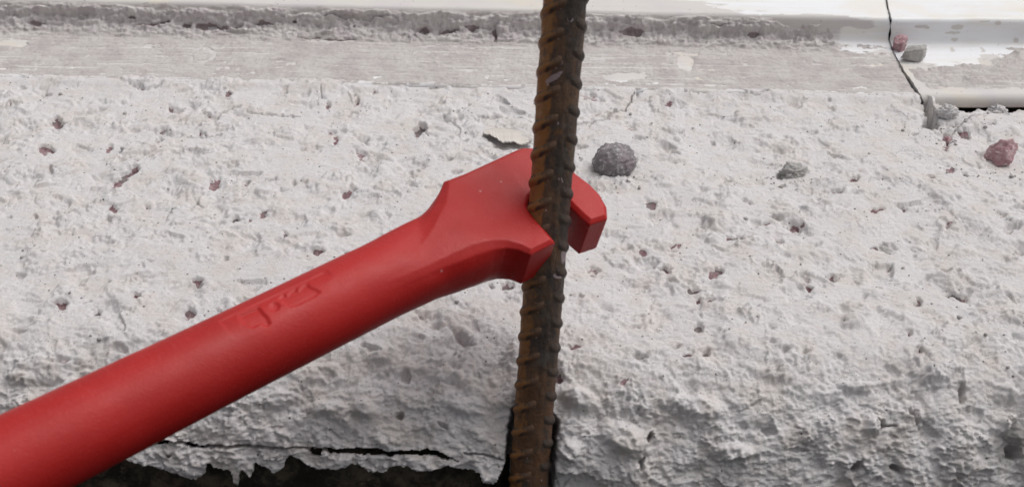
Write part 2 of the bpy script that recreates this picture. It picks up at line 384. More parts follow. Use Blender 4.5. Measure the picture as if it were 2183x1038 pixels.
PITS = [(120, 262, 13, 12, 60, 3.5, .8), (893, 278, 12, 16, 30, 4.5, .9), (447, 249, 20, 7, 15, 3, .5), (98, 322, 18, 10, 0, 2.6, 1), (110, 366, 7, 8, 0, 3.5, .4),
        (233, 318, 8, 8, 0, 2.2, .7), (262, 382, 34, 8, -38, 2.6, .75), (287, 364, 14, 6, -30, 2.6, .9), (360, 284, 34, 7, 8, 2.2, 0), (338, 294, 9, 9, 0, 3, .6), (430, 284, 10, 4, 0, 2, .9),
        (77, 462, 5, 7, 0, 3.4, 0), (241, 444, 8, 8, 0, 1.6, .9), (232, 464, 9, 5, -20, 2.5, 0), (480, 357, 28, 9, -12, 2.2, .3), (456, 392, 16, 9, -40, 2.0, .7), (500, 466, 5, 11, 10, 3, .8),
        (679, 539, 12, 6, -20, 2.6, .9), (126, 646, 14, 9, 15, 3.8, .9), (206, 661, 9, 12, 0, 3, .9), (291, 628, 10, 7, 0, 3, 1), (403, 661, 13, 9, 10, 2.2, 1), (421, 595, 7, 6, 0, 2.4, .9),
        (38, 703, 18, 7, 10, 2.2, .3), (128, 770, 20, 8, -15, 2.4, .5), (255, 742, 16, 8, 10, 2.4, .3), (758, 216, 6, 8, 0, 2.8, .6), (95, 203, 10, 5, -10, 2.6, 0), (400, 228, 14, 9, 0, 1.4, 0),
        (770, 330, 16, 8, 20, 1.6, .5), (880, 350, 30, 11, 10, 1.8, .4), (880, 392, 16, 6, 10, 1.8, .5), (660, 320, 6, 6, 0, 1.8, .2), (465, 655, 6, 5, 0, 2.5, .8), (730, 500, 20, 7, -10, 1.6, .2),
        (1340, 272, 14, 8, 15, 1.5, .5), (1255, 210, 30, 9, 15, 1.3, .5), (1524, 303, 5, 6, 0, 3.0, 0), (1388, 433, 12, 8, 20, 1.6, .9), (1420, 574, 12, 6, 0, 2.6, .8), (1565, 510, 15, 9, 0, 1.8, 1),
        (1526, 581, 12, 10, 0, 2.4, 1), (1514, 641, 9, 5, -20, 2, 1), (1488, 695, 12, 9, 20, 2.2, .6), (1694, 484, 13, 10, 25, 2.0, .9), (1655, 468, 14, 5, 20, 1.8, .2), (2020, 298, 12, 8, 60, 3, .8),
        (2055, 286, 15, 7, 30, 2, .7), (1905, 790, 20, 11, 20, 2.4, .2), (2050, 842, 6, 22, 8, 3.5, .2), (1954, 892, 7, 20, -22, 3.2, .2), (1824, 995, 13, 12, 0, 7, .2), (1913, 1000, 10, 9, 20, 6, .2),
        (2038, 628, 24, 6, 15, 2.2, .8), (2160, 490, 20, 6, -10, 2.2, .5), (2130, 460, 14, 7, 10, 1.5, .2), (1372, 757, 10, 6, 0, 2.6, .6), (1505, 745, 12, 6, -30, 2.6, .6), (1080, 612, 14, 9, 0, 2.4, 1),
        (1262, 572, 14, 10, 20, 1.6, .5), (1730, 610, 8, 6, 0, 2, .8), (2160, 965, 20, 16, 20, 9, 0), (1640, 920, 16, 7, 30, 3, 0), (1880, 905, 8, 12, 20, 4, 0), (1385, 930, 7, 10, 20, 5, 0),
        (1370, 985, 5, 12, 10, 5, 0), (1705, 960, 22, 6, 0, 2.4, 0), (2040, 1008, 14, 6, 10, 3, 0), (1190, 800, 10, 9, 0, 2.5, .9), (925, 690, 12, 7, 0, 2.0, .4), (985, 720, 26, 6, 35, 2.4, .2), (865, 800, 8, 16, 20, 3, .1),
        (790, 745, 18, 7, 30, 2.5, .1), (700, 800, 20, 8, 20, 2.2, 0), (1490, 640, 6, 5, 0, 2, .9), (1960, 640, 7, 5, 0, 2, .6), (850, 885, 9, 8, 0, 4, .1), (945, 905, 14, 6, 40, 3, 0)]
for p in PITS: pit(*p)
H += sst(1978, 1950, PX) * (1.3 * sst(Y_FR - 9, Y_FR - 1, Y0 + 2 * n2(X / 9, SS / 9, 88)))
r2 = np.random.default_rng(23)
for _ in range(210):                                           # the smaller holes and bare spots in between
    x_ = r2.uniform(-260, 260); y_ = r2.uniform(290, 495)
    q = np.array([x_, y_, 0.0]); a, b_ = proj(q[None]); k_ = r2.uniform(0.35, 1.0)
    pit(a[0], b_[0], 9 * k_ * r2.uniform(.8, 2.0), 5.5 * k_, r2.uniform(-30, 30), r2.uniform(.8, 2.4), r2.choice([0, 0, .5, .85]), .45)
# painted-over stones
for p in [(780, 872, 30, 20, 20, 4.0), (1820, 690, 28, 14, 0, 2.2), (1825, 825, 44, 15, 0, 2.6), (1860, 905, 22, 26, 10, 3.0), (160, 385, 40, 12, -10, .9), (455, 760, 45, 18, 0, 1.0), (1450, 330, 42, 20, 0, 1.0), (1735, 545, 60, 14, 0, .8),
          (820, 760, 40, 18, -10, 1.8), (1000, 870, 50, 24, 10, 3), (950, 800, 40, 20, 0, 2), (1235, 850, 46, 30, 20, 4.5), (1330, 930, 60, 36, 25, 4.5), (1480, 870, 70, 30, 10, 3.5), (1215, 960, 30, 30, 0, 4), (2140, 840, 30, 24, 0, 3), (1560, 960, 60, 20, 0, 2.5), (2150, 905, 30, 26, -20, 3.5), (600, 850, 60, 20, -15, 1.8),
          (265, 262, 26, 9, -35, 1.2), (290, 440, 50, 14, -15, .9), (560, 300, 40, 12, 0, .8), (2070, 265, 46, 18, -10, 1.6), (1640, 800, 40, 18, 15, 1.6), (1990, 800, 40, 22, 0, 1.8), (690, 870, 40, 18, 0, 2)]:
    bumpy(*p)
# cracks
def crack(pts, w, depth):
    global H, dirt_tone
    P = np.array(pts); lo = P.min(0) - 40; hi = P.max(0) + 40
    sel = (PX > lo[0]) & (PX < hi[0]) & (PY > lo[1]) & (PY < hi[1])
    d = line_dist(PX[sel] + 2.6 * n2(X[sel] / 1.6, SS[sel] / 1.6, 401) + 4 * n2(X[sel] / 6, SS[sel] / 6, 402), PY[sel] + 3.0 * n2(X[sel] / 1.9, SS[sel] / 1.9, 403), pts)
    ww = .7 * w * (0.75 + 0.6 * n2(X[sel] / 7, SS[sel] / 7, 405))
    c = sst(ww + 1.1, ww * 0.3, d)
    H[sel] -= depth * c
crack([(1215, 268), (1262, 264), (1285, 257), (1306, 240), (1334, 237), (1348, 205), (1355, 200), (1400, 190)], 2.6, 3.0)
crack([(1450, 200), (1480, 201), (1510, 197), (1545, 190), (1580, 203), (1612, 208), (1640, 200), (1668, 195), (1720, 196)], 2.4, 2.6)
crack([(1020, 253), (1044, 257), (1060, 253), (1078, 253)], 2.6, 2.6); crack([(1085, 250), (1110, 257), (1135, 262)], 2.0, 2.2)
crack([(945, 245), (953, 262), (985, 255)], 1.8, 1.8); crack([(463, 248), (480, 238), (512, 229)], 2.0, 2.4); crack([(520, 235), (540, 243), (588, 246), (640, 250)], 2.4, 2.4)
crack([(686, 190), (684, 208), (676, 228)], 1.6, 1.8); crack([(280, 185), (310, 192), (345, 186)], 1.8, 2); crack([(0, 172), (28, 166), (60, 172)], 1.8, 2)
crack([(720, 187), (750, 178), (820, 180), (860, 186), (900, 184), (945, 180), (1000, 187), (1050, 182), (1110, 188)], 2.0, 2.2)
crack([(1300, 255), (1270, 262), (1258, 272)], 2, 2); crack([(400, 292), (440, 292), (470, 286)], 1.8, 1.8); crack([(980, 292), (978, 270), (960, 258)], 1.8, 1.6)
crack([(2030, 285), (2060, 262), (2110, 240), (2150, 245)], 1.6, 1.6)
crack([(300, 946), (351, 938), (392, 943), (430, 953), (470, 952), (520, 949), (590, 954), (640, 954), (690, 957)], 4.0, 5.0)
crack([(990, 966), (1029, 970), (1071, 980)], 3.0, 4.0)
crack([(1868, 890), (1878, 905), (1915, 908)], 2.4, 2.4)
# where the coat is broken down beside the strip joint, right
low = poly_sdf(jx, jy, [(1990, 205), (2003, 224), (2030, 236), (2060, 236), (2110, 231), (2140, 236), (2190, 232), (2420, 236), (2420, 120), (1990, 120)])
H -= 9.0 * sst(5, -7, low)
hole = poly_sdf(jx, jy, [(1946, 186), (1964, 190), (1982, 222), (1996, 252), (1997, 270), (1985, 275), (1966, 270), (1977, 250), (1966, 218)])
H -= 13.0 * sst(3, -3, hole)
H -= 9.0 * sst(Y_FR + 2, Y_FR + 5, Y0)  # ledge hidden under the strips sunk deep so the open joint shows dark
# notch in the front face where the bar comes out
notch = poly_sdf(jx * .5 + PX * .5, jy * .5 + PY * .5, [(1112, 858), (1096, 868), (1086, 900), (1078, 980), (1066, 1060), (1040, 1300), (1210, 1300), (1180, 1060), (1184, 980), (1188, 900), (1180, 880)])
H -= 15.0 * sst(4, -4, notch)
dirt_tone = np.maximum(dirt_tone, 1.0 * sst(3, -8, notch) * 1.3)  # darker tone inside the notch
under = poly_sdf(jx, jy, [(1180, 1010), (1260, 1020), (1300, 1045), (1300, 1300), (1160, 1300)])
H -= 5 * sst(6, -6, under)
flk = poly_sdf(jx, jy, [(1030, 284), (1060, 290), (1128, 300), (1128, 318), (1075, 322), (1040, 305)])
H -= 1.6 * sst(5, -5, flk)
# flatten a little where the coat feathers on to the strip
feather = sst(205, 160, PY - 0.021 * (PX - 1091))
lf = sst(1982, 1955, PX); H = H * (1 - 0.75 * feather * lf)
dirt_tone = np.maximum(dirt_tone, 0.42 * sst(215, 175, PY - 0.021 * (PX - 1091)))  # darker tone along the back, beside the strips
# patchy darker tone over the rounded front
dirt_tone = np.maximum(dirt_tone, front * (0.03 + 0.22 * sst(-0.2, 0.4, n2(X / 25, SS / 8, 601))))

V = np.stack([X, Y0 + NY * H, Z0 + NZ * H], -1).reshape(-1, 3)
F = grid_faces(NR, NC)
# the broken lower edge of the coat left of the bar, and the slit above its last strip
edge = np.array([(-900, 950), (0, 958), (259, 981), (292, 991), (328, 996), (369, 1007), (406, 1021), (429, 1017), (439, 1005), (441, 985), (452, 991), (472, 998), (494, 999), (497, 1030), (508, 1033), (512, 1004), (520, 996), (533, 1013), (541, 1003), (544, 982), (550, 989), (569, 994), (585, 1007), (603, 998), (608, 980), (619, 969), (640, 980), (674, 1003), (686, 998), (736, 996), (741, 987), (777, 992), (787, 1005), (823, 1006), (830, 994), (869, 992), (892, 1006), (926, 1003), (956, 992), (981, 1004), (1022, 1006), (1028, 1030), (1052, 1035), (1073, 1001), (1085, 1001)], float)
ey = np.interp(PX, edge[:, 0], edge[:, 1], right=5000) + 3.0 * n2(X / 2.2, SS / 2.2, 611) + 2 * n2(X / 0.9, SS / 0.9, 612)
ey = np.where(PX > 1085, 5000, ey)
slit = poly_sdf(PX + 3 * n2(X / 2, SS / 2, 621), PY + 3.5 * n2(X / 2.4, SS / 2.4, 622), [(686, 954), (727, 955), (805, 954), (839, 962), (890, 960), (912, 958), (940, 964), (961, 976), (984, 986), (961, 981), (924, 974), (903, 972), (869, 970), (837, 971), (787, 967), (738, 966), (700, 966)])
slit2 = np.minimum(poly_sdf(PX, PY + 3 * n2(X / 2, SS / 2, 623), [(326, 949), (351, 937), (363, 943), (340, 949)]), poly_sdf(PX, PY + 3 * n2(X / 2, SS / 2, 624), [(390, 941), (405, 946), (432, 951), (450, 953), (415, 955), (395, 950)]))
slit3 = np.minimum(poly_sdf(PX, PY, [(660, 957), (684, 957), (684, 972), (662, 972)]), np.hypot(PX - 361, PY - 970) - 4)
gone = ((PY > ey) & (PX < 1085)) | (slit < 0) | (slit2 < 0) | (slit3 < 0)
gf = gone.reshape(-1)
keep = ~(gf[F].sum(1) >= 2)
KF = F[keep]
# real thickness along the broken edges
E = np.concatenate([KF[:, [0, 1]], KF[:, [1, 2]], KF[:, [2, 3]], KF[:, [3, 0]]])
key = np.minimum(E[:, 0], E[:, 1]).astype(np.int64) * (NR * NC) + np.maximum(E[:, 0], E[:, 1])
uq, idx, cnt = np.unique(key, return_index=True, return_counts=True)
BE = E[idx[cnt == 1]]
rr = BE // NC; cc = BE % NC
inner = ~((rr == 0).all(1) | (rr == NR - 1).all(1) | (cc == 0).all(1) | (cc == NC - 1).all(1))
BE = BE[inner]
bv = np.unique(BE); mp = {int(v): i for i, v in enumerate(bv)}
NYf, NZf = NY.reshape(-1), NZ.reshape(-1)
TH = 2.2
BV = V[bv] - TH * np.stack([0 * NYf[bv], NYf[bv], NZf[bv]], -1)
o0 = len(V)
lut = np.zeros(len(V), np.int64); lut[bv] = o0 + np.arange(len(bv))
SF = np.stack([BE[:, 1], BE[:, 0], lut[BE[:, 0]], lut[BE[:, 1]]], -1)
V2 = np.concatenate([V, BV]); F2 = np.concatenate([KF, SF])
used = np.unique(F2); re = np.full(len(V2), -1, np.int64); re[used] = np.arange(len(used))
att = {"bare_hollow": np.concatenate([bare_hollow.reshape(-1), np.full(len(bv), .0)])[used], "dirt_tone": np.concatenate([dirt_tone.reshape(-1), np.full(len(bv), .5)])[used]}
F2 = re[F2][:, ::-1]                                          # outward facing
parapet = empty("parapet", (0, Y_EDGE, 0), "rough white painted concrete parapet ledge, pitted all over, with a broken front edge", "parapet")
mesh_np("render_coat", V2[used], F2, M_PAINT, parapet, att)

def ledge_at(px, py):            # point and normal of the finished ledge surface seen at a pixel of the photograph
    d = (PX - px) ** 2 + (PY - py) ** 2; i = np.argmin(d)
    return V[i], np.array([0, NYf[i], NZf[i]])

# dark body under the coat
xs2 = np.concatenate([np.linspace(-470, -262, 20)[:-1], np.arange(-262, 262, 1.2), np.linspace(262, 470, 20)])
ss2 = np.concatenate([np.linspace(0, S_FLAT - 10, 12)[:-1], np.arange(S_FLAT - 10, S_FLAT + S_ARC + 40, 1.0), np.linspace(S_FLAT + S_ARC + 41, S_FLAT + S_ARC + 380, 40)])
X2, SS2 = np.meshgrid(xs2, ss2); y2, z2, ny2, nz2 = profile(SS2)
h2 = -9.0 - 6.0 * sst(S_FLAT - 5, S_FLAT - 40, SS2) + 1.3 * fbm2(X2 / 9, SS2 / 9, 4, 701) - 22 * np.exp(-((X2 - 8) / 16.0) ** 2) * 1.0
mesh_np("concrete_core", np.stack([X2, y2 + ny2 * h2, z2 + nz2 * h2], -1).reshape(-1, 3), grid_faces(len(ss2), len(xs2))[:, ::-1], M_CORE, parapet)

# lifted flake of old paint above the wrench head
up_e = np.array([(1032, 277), (1050, 274), (1075, 273), (1100, 276), (1128, 284)], float)
lo_e = np.array([(1031, 284), (1046, 287), (1058, 294), (1071, 303), (1094, 302), (1110, 308), (1128, 304)], float)
nu, nv = 60, 16; top, bot = [], []
for j in range(nv):
    for i in range(nu):
        u = 1032 + 96 * i / (nu - 1); v = j / (nv - 1)
        yy = np.interp(u, up_e[:, 0], up_e[:, 1]) * (1 - v) + (np.interp(u, lo_e[:, 0], lo_e[:, 1]) + 2.2 * float(n2(np.array([u / 5.0]), np.array([.3]), 5)[0])) * v
        lift = 0.5 + 2.6 * v ** 1.7 * (0.6 + 0.4 * math.sin((u - 1032) / 22.0))
        q = on_ledge(u, yy, lift)
        top.append(q + [0, 0, .0]); bot.append(q - [0, 0, .45])
FV = np.array(top + bot); n_ = nu * nv
ff = [tuple(int(t) for t in f[::-1]) for f in grid_faces(nv, nu)] + [tuple(int(t) + n_ for t in f) for f in grid_faces(nv, nu)]
for i in range(nu - 1):
    a = (nv - 1) * nu + i; ff.append((a, a + 1, a + 1 + n_, a + n_)); ff.append((i + 1, i, i + n_, i + 1 + n_))
for j in range(nv - 1):
    a = j * nu; b = a + nu; ff.append((a, b, b + n_, a + n_)); a += nu - 1; b += nu - 1; ff.append((b, a, a + n_, b + n_))
fo = mesh_np("paint_flake", FV, ff, M_FLAKE, parapet); tag(fo, "cream coloured lifted paint flake with a curled lower edge")

# ------------------------------------------------------------------ stones
import bmesh
def stone_mesh(rx, ry, rz, seed, rough=0.16, facets=7, sub=5):
    hmin = .60 if facets != 5 else .80
    bm = bmesh.new(); bmesh.ops.create_icosphere(bm, subdivisions=sub, radius=1.0)
    P = np.array([v.co[:] for v in bm.verts]); Fc = np.array([[v.index for v in f.verts] for f in bm.faces]); bm.free()
    r = np.random.default_rng(seed); d = P / np.linalg.norm(P, axis=1)[:, None]; rad = np.ones(len(P))
    for _ in range(facets):
        n = r.normal(size=3); n /= np.linalg.norm(n); h = r.uniform(hmin, hmin + .2); c = d @ n
        rad = np.minimum(rad, np.where(c > 0.05, h / np.maximum(c, .05), 9))
    rad *= 1 + rough * n3(d * 1.7 + seed, seed) + rough * .55 * n3(d * 4.5 + seed, seed + 1) + rough * .3 * n3(d * 11, seed + 2) + rough * .14 * n3(d * 24, seed + 4)
    return d * rad[:, None] * np.array([rx, ry, rz]), Fc
def rotz(P, a):
    c, s = math.cos(a), math.sin(a); Q = P.copy(); Q[:, 0] = c * P[:, 0] - s * P[:, 1]; Q[:, 1] = s * P[:, 0] + c * P[:, 1]; return Q
def place_stone(name, px, py, wpx, rat_y, rat_z, seed, mat, lift, label=None, zbase=None, rough=.16, parent=None, rot=0.0, facets=7, sub=5):
    q, n = ledge_at(px, py)
    if zbase is not None: q = on_ledge(px, py, zbase)
    dist = (q - CP) @ CF; rx = wpx / 2 * dist / FPX
    P, Fc = stone_mesh(rx, rx * rat_y, rx * rat_z, seed, rough, facets, sub); P = rotz(P, rot)
    c = q + np.array([0, 0, rx * rat_z * lift])
    if parent is None:
        o = mesh_np(name, P, Fc, mat); o.location = Vector(c * MM); tag(o, label, "pebble", "loose pebbles on the ledge")
    else:
        o = mesh_np(name, P + c, Fc, mat, parent)
    return o
place_stone("pebble", 1309, 362, 90, 0.95, 0.86, 3, M_GREY, 0.52, "round grey flaky pebble with a mauve rim, just right of the wrench head", rough=.12, facets=5)
place_stone("pebble", 2131, 340, 70, 0.75, 1.0, 11, M_MAUVE, 0.7, "mauve red pebble with a whitish top, alone near the right edge of the ledge", rough=.12, facets=8)
place_stone("pebble", 1690, 368, 54, 0.85, 0.85, 19, M_LGREY, 0.2, "crumbly grey lump of mortar sitting on the white ledge between two pebbles", rough=.34, facets=4)
place_stone("embedded_stone", 1887, 524, 48, 0.9, 0.62, 27, M_LGREY, 0.1, parent=parapet, rough=.12)
place_stone("embedded_stone", 2166, 920, 76, 0.7, 0.9, 33, M_CRUMB, 0.0, parent=parapet, rough=.1)
place_stone("embedded_stone", 2018, 250, 46, 0.6, 0.7, 37, M_PAINT, 0.6, parent=parapet, rough=.3, facets=4)
for i, (px_s, py_s, w_s, m_s) in enumerate([(2128, 232, 40, M_PAINT), (2176, 216, 34, M_MAUVE), (2022, 292, 22, M_MAUVE)]):
    place_stone("embedded_stone", px_s, py_s, w_s, .8, .8, 60 + i, m_s, .25, parent=parapet, rough=.3, facets=4, rot=i)

# loose grit and crumbs lying about on the ledge
GV, GF, nb = [], [], 0
r3 = np.random.default_rng(77)
for _ in range(520):
    x_, y_ = r3.uniform(-255, 255), r3.uniform(300, 492)
    i = np.argmin(np.abs(xs - x_)); j = np.argmin(np.abs(Y0[:, 0] - y_)); c0 = V[j * NC + i]
    if _ % 3 == 0:                                              # some gather round the pebbles
        q = [(1309, 385), (1690, 390), (2131, 372), (2050, 262), (2000, 285)][r3.integers(5)]
        c0, _n = ledge_at(q[0] + r3.normal() * 38, q[1] + r3.normal() * 12)
    rr3 = r3.uniform(.22, .55) * (1 + 1.2 * (r3.random() < .12))
    P, Fc = stone_mesh(rr3, rr3 * r3.uniform(.6, 1), rr3 * r3.uniform(.5, .9), int(r3.integers(999)), .2, 4, 1)
    GV.append(rotz(P, r3.uniform(0, 6)) + c0 + [0, 0, rr3 * .3]); GF.append(Fc + nb); nb += len(P)
tag(mesh_np("grit", np.concatenate(GV), np.concatenate(GF), M_CRUMB), "scattered grey grit and mortar crumbs lying on the white ledge", "grit", kind="stuff")

# ================================================================== METAL SILL STRIPS along the back
Z_FL, Y_FR = 1.6, 496.0                                       # front lip of the flange
def strip_profile(nose):
    pts = []
    if nose:                                                   # rolled front edge
        for k in range(13):
            a = math.radians(-115 + 205 * k / 12); pts.append((Y_FR + 3.4 - 3.4 * math.cos(a - math.pi / 2) * 1.0 if False else Y_FR + 3.4 - 3.4 * math.cos(a * 1.0), Z_FL - 3.4 + 3.4 * math.sin(a)))
    else:
        pts += [(Y_FR + 3, Z_FL - 4.0), (Y_FR + .4, Z_FL - 3.5), (Y_FR - .2, Z_FL - 1.6), (Y_FR + .2, Z_FL - .4), (Y_FR + 1.0, Z_FL)]
    pts += [(Y_FR + 4 + i * 2.0, Z_FL + 0.05 * i) for i in range(22)]
    y0, z0 = Y_FR + 50, Z_FL + 1.2
    for k in range(1, 8):
        a = math.radians(90 * k / 8); pts.append((y0 + 4 * math.sin(a) * .9, z0 + 4 * (1 - math.cos(a))))
    y1 = y0 + 3.7
    pts += [(y1 + 0.12 * i, z0 + 4 + 1.6 * i) for i in range(0, 5)]
    z1 = z0 + 4 + 1.6 * 4; y2 = y1 + .5
    for k in range(1, 8):
        a = math.radians(90 * k / 8); pts.append((y2 + 2.6 * (1 - math.cos(a)), z1 + 2.6 * math.sin(a)))
    pts += [(y2 + 2.6 + i * 6.0, z1 + 2.6 + .05 * i) for i in range(1, 30)]
    return np.array(pts)
def resample(P, step):
    L = np.concatenate([[0], np.cumsum(np.hypot(*np.diff(P, axis=0).T))]); n = int(L[-1] / step)
    t = np.linspace(0, L[-1], n); return np.stack([np.interp(t, L, P[:, 0]), np.interp(t, L, P[:, 1])], -1), t
JOINT = [(1880, -60), (1893, 18), (1900, 42), (1896, 85), (1905, 110), (1925, 150), (1950, 190), (1972, 235)]   # the broken joint, as pixels of the photograph
J = np.array(JOINT, float)
def build_strip(name, side, label):
    prof, t = resample(strip_profile(side > 0), 0.7)
    # ends at the joint; the joint's x is found on the profile itself
    q = np.stack([np.zeros(len(prof)), prof[:, 0], prof[:, 1]], -1)
    # iterate x so that the point falls on the joint line
    xj = np.full(len(prof), 160.0)
    for _ in range(8):
        q[:, 0] = xj; a, b = proj(q); tx = np.interp(b, J[:, 1], J[:, 0]); dist = (q - CP) @ CF; xj = xj + (tx - a) * dist / FPX
    far = t > 104
    xj = np.where(far, xj[np.argmin(abs(t - 104))] - 0.12 * (t - 104), xj)
    xj = xj + 0.5 * n2(t / 4.0, t * 0, 811) * (t < 80)
    n = 700 if side < 0 else 420
    u = np.linspace(0, 1, n)
    gap = 1.0 + 2.2 * sst(52, 5, t)
    if side < 0: x = (-480) + (xj - gap * .5 + 480)[:, None] * u[None, :]
    else: x = (xj + gap * .5)[:, None] + (480 - xj - gap * .5)[:, None] * u[None, :] ** 1.25
    Yp = np.repeat(prof[:, 0:1], n, 1); Zp = np.repeat(prof[:, 1:2], n, 1)
    Zp = Zp + 0.35 * n2(x / 45, Yp / 40, 801) + (0.12 * n2(x / 12, Yp / 6, 802))
    if side > 0: Zp = Zp - 0.9 * sst(60, 0, np.abs(x - xj[:, None])) + 0.5
    P = np.stack([x, Yp, Zp], -1); px_, py_ = proj(P.reshape(-1, 3)); px_ = px_.reshape(x.shape); py_ = py_.reshape(x.shape)
    pyc = py_ - 0.021 * (px_ - 1091)
    jn = 14 * fbm2(x / 14, Yp / 5, 3, 821)
    if side < 0:
        d = 0.75 * sst(1840, 1760, px_ + 2 * jn + .8 * (pyc - 60)) * np.ones(x.shape)
        d = np.maximum(d, 0.75 * sst(88, 100, pyc + .5 * jn))
        d = np.maximum(d, 0.9 * (sst(22, 28, pyc + .3 * jn) * sst(52, 42, pyc + .4 * jn) * sst(1880, 1850, px_ + jn)))
        d = np.where(pyc < 20 + .3 * jn, 1.05 * sst(1560, 1440, px_ + 3 * jn - 5 * pyc) + .10, d)           # upper face: clean towards the joint
        d = d - 0.45 * np.exp(-((pyc - 172) / 5) ** 2) - .25 * sst(176, 184, pyc)
    else:
        d = 0.85 * sst(108, 135, pyc + jn) * sst(1895, 1925, px_ + jn) + 0.5 * sst(150, 165, pyc + jn) + 0.35 * sst(2110, 2160, px_) * sst(85, 110, pyc)
        d = d - 0.3 * sst(176, 190, pyc)
        spots = np.zeros(x.shape)
        for sx, sy, a_, b_ in [(1965, 58, 16, 4), (2040, 58, 14, 6), (2030, 70, 18, 3), (2100, 47, 12, 3), (2130, 52, 8, 5), (2035, 85, 8, 5), (2165, 86, 6, 6), (2110, 128, 26, 10), (2030, 107, 5, 4), (2094, 107, 4, 4), (2125, 132, 26, 8)]:
            spots = np.maximum(spots, sst(1.2, .8, np.hypot((px_ + .3 * jn - sx) / a_, (py_ + .25 * jn - sy) / b_)))
        d = np.maximum(d, 0.95 * spots)
    root = empty(name, (0 if side < 0 else 250, Y_FR, 0), label, "sill", "sill strips along the back of the ledge")
    # top sheet plus an underside 1.1 mm below, joined round the rim
    Vt = P.reshape(-1, 3); tn = np.gradient(prof, axis=0); tn /= np.linalg.norm(tn, axis=1)[:, None]
    nn = np.stack([np.zeros(len(prof)), -tn[:, 1], tn[:, 0]], -1)
    Vb = Vt - 1.1 * np.repeat(nn, n, 0); K = len(Vt); nr = len(prof)
    g = grid_faces(nr, n)
    fl = [g, g[:, ::-1] + K]
    i = np.arange(nr - 1) * n
    fl.append(np.stack([i + n, i, i + K, i + n + K], -1)); i = i + n - 1; fl.append(np.stack([i, i + n, i + n + K, i + K], -1))
    j = np.arange(n - 1); fl.append(np.stack([j, j + 1, j + 1 + K, j + K], -1)[:, ::-1])
    mesh_np("sheet", np.concatenate([Vt, Vb]), np.concatenate(fl), M_VINYL, root, {"dirt_tone": np.concatenate([d.ravel(), d.ravel()])})
    return root, prof, t, nn, xj
left_strip, prof, tt, nn, xj = build_strip("sill_strip", -1, "long white sill strip caked with grey mortar, running behind the rebar")
right_strip, profR, ttR, nnR, xjR = build_strip("sill_strip", 1, "clean white sill strip with a rolled front lip, beyond the diagonal broken joint")

# mortar smeared into the step of the left strip
xm = np.arange(-262, 205, 0.5); sel = (tt > 1.0) & (tt < 74); pm = prof[sel]; nm = nn[sel]
XM, TM = np.meshgrid(xm, tt[sel]); YM = np.repeat(pm[:, 0:1], len(xm), 1); ZM = np.repeat(pm[:, 1:2], len(xm), 1)
ZM = ZM + 0.35 * n2(XM / 45, YM / 40, 801) + 0.12 * n2(XM / 12, YM / 6, 802)
mpx, mpy = proj(np.stack([XM, YM, ZM], -1).reshape(-1, 3)); mpx = mpx.reshape(XM.shape); mpy = mpy.reshape(XM.shape); mc = mpy - 0.021 * (mpx - 1091)
nz1 = fbm2(XM / 16, TM / 5, 4, 901, .6); nz2 = fbm2(XM / 5, TM / 4, 4, 911, .6)
corner = sst(100, 80, mc + 6 * nz1) * sst(22, 50, mc + 5 * nz1)  # filling of the inside corner
flat = sst(76, 92, mc + 8 * nz1) * sst(188, 176, mc + 7 * nz1 + 5 * nz2)    # thin skin dragged over the flange
streak = fbm2(XM / 70, TM / 1.7, 3, 921, .6)
thick = corner * (3.4 + 1.3 * nz1 + 0.9 * nz2) + flat * (0.50 + 0.30 * nz1 + 0.20 * nz2 - 0.5 * np.maximum(streak - .2, 0)) - 0.16
thick += (corner + .30 * flat) * (0.85 * fbm2(XM / 2.4, TM / 1.9, 3, 931, .6))
hollow_m = np.zeros(XM.shape)
jmx = mpx + 6 * nz2; jmy = mpy + 4 * nz1 + 2 * nz2
def mell(x, y, a, b): return np.hypot((jmx - x) / a, (jmy - y) / b)
for x, y, a, b, dp in [(355, 57, 16, 7, 3), (445, 62, 24, 7, 3.5), (400, 60, 8, 6, 3), (285, 46, 9, 4, 2), (905, 70, 14, 4, 3), (955, 72, 26, 4, 2), (760, 66, 6, 4, 3), (1005, 67, 18, 5, 1.6), (565, 58, 20, 5, 2), (630, 50, 6, 5, 2.4), (1056, 82, 5, 12, 2.5), (1605, 80, 15, 5, 2), (320, 62, 30, 4, 1.6), (85, 58, 16, 4, 1.4), (1345, 75, 30, 9, 1.2), (1530, 60, 22, 5, 1.5), (490, 66, 30, 5, 2), (700, 88, 60, 3, 1.2), (1450, 115, 40, 3, .9), (320, 100, 30, 3, .7)]:
    e = sst(1.2, .7, mell(x, y, a, b)); thick -= dp * e; hollow_m = np.maximum(hollow_m, e)  # hollows are cut back and also coloured darker
for x, y, a, b, hh in [(1070, 70, 16, 12, 3.0), (485, 58, 10, 6, 2), (700, 75, 30, 7, 1.6), (520, 70, 40, 8, 1.2), (1500, 70, 40, 10, 1.4), (1420, 60, 16, 10, 1.2), (900, 62, 30, 5, 1), (1240, 70, 30, 8, 1.2), (200, 55, 60, 10, 1.0), (60, 45, 50, 10, .9)]:
    thick += hh * sst(1.1, .3, mell(x, y, a, b))
for x, y, a, b in [(1338, 165, 46, 8), (1460, 135, 15, 14), (760, 40, 70, 4), (30, 92, 30, 7)]:   # scraped clean again
    thick -= 4 * sst(1.15, .85, mell(x, y, a, b))
ring = np.abs(np.hypot((mpx - 431) / 25, (mpy - 118) / 14) - 1); thick -= 2 * sst(.22, .08, ring) * (nz2 > -.3)
thick -= 3 * sst(1775, 1800, jmx - .3 * (mc - 80)) * sst(100, 92, mc + 3 * nz2)
thick -= 2.5 * sst(1640, 1670, jmx + .5 * (mc - 60)) * sst(84, 72, mc + 3 * nz2)
on = thick > 0
PM = np.stack([XM, YM - .62 * np.maximum(thick, -.05), ZM + .785 * np.maximum(thick, -.05)], -1)
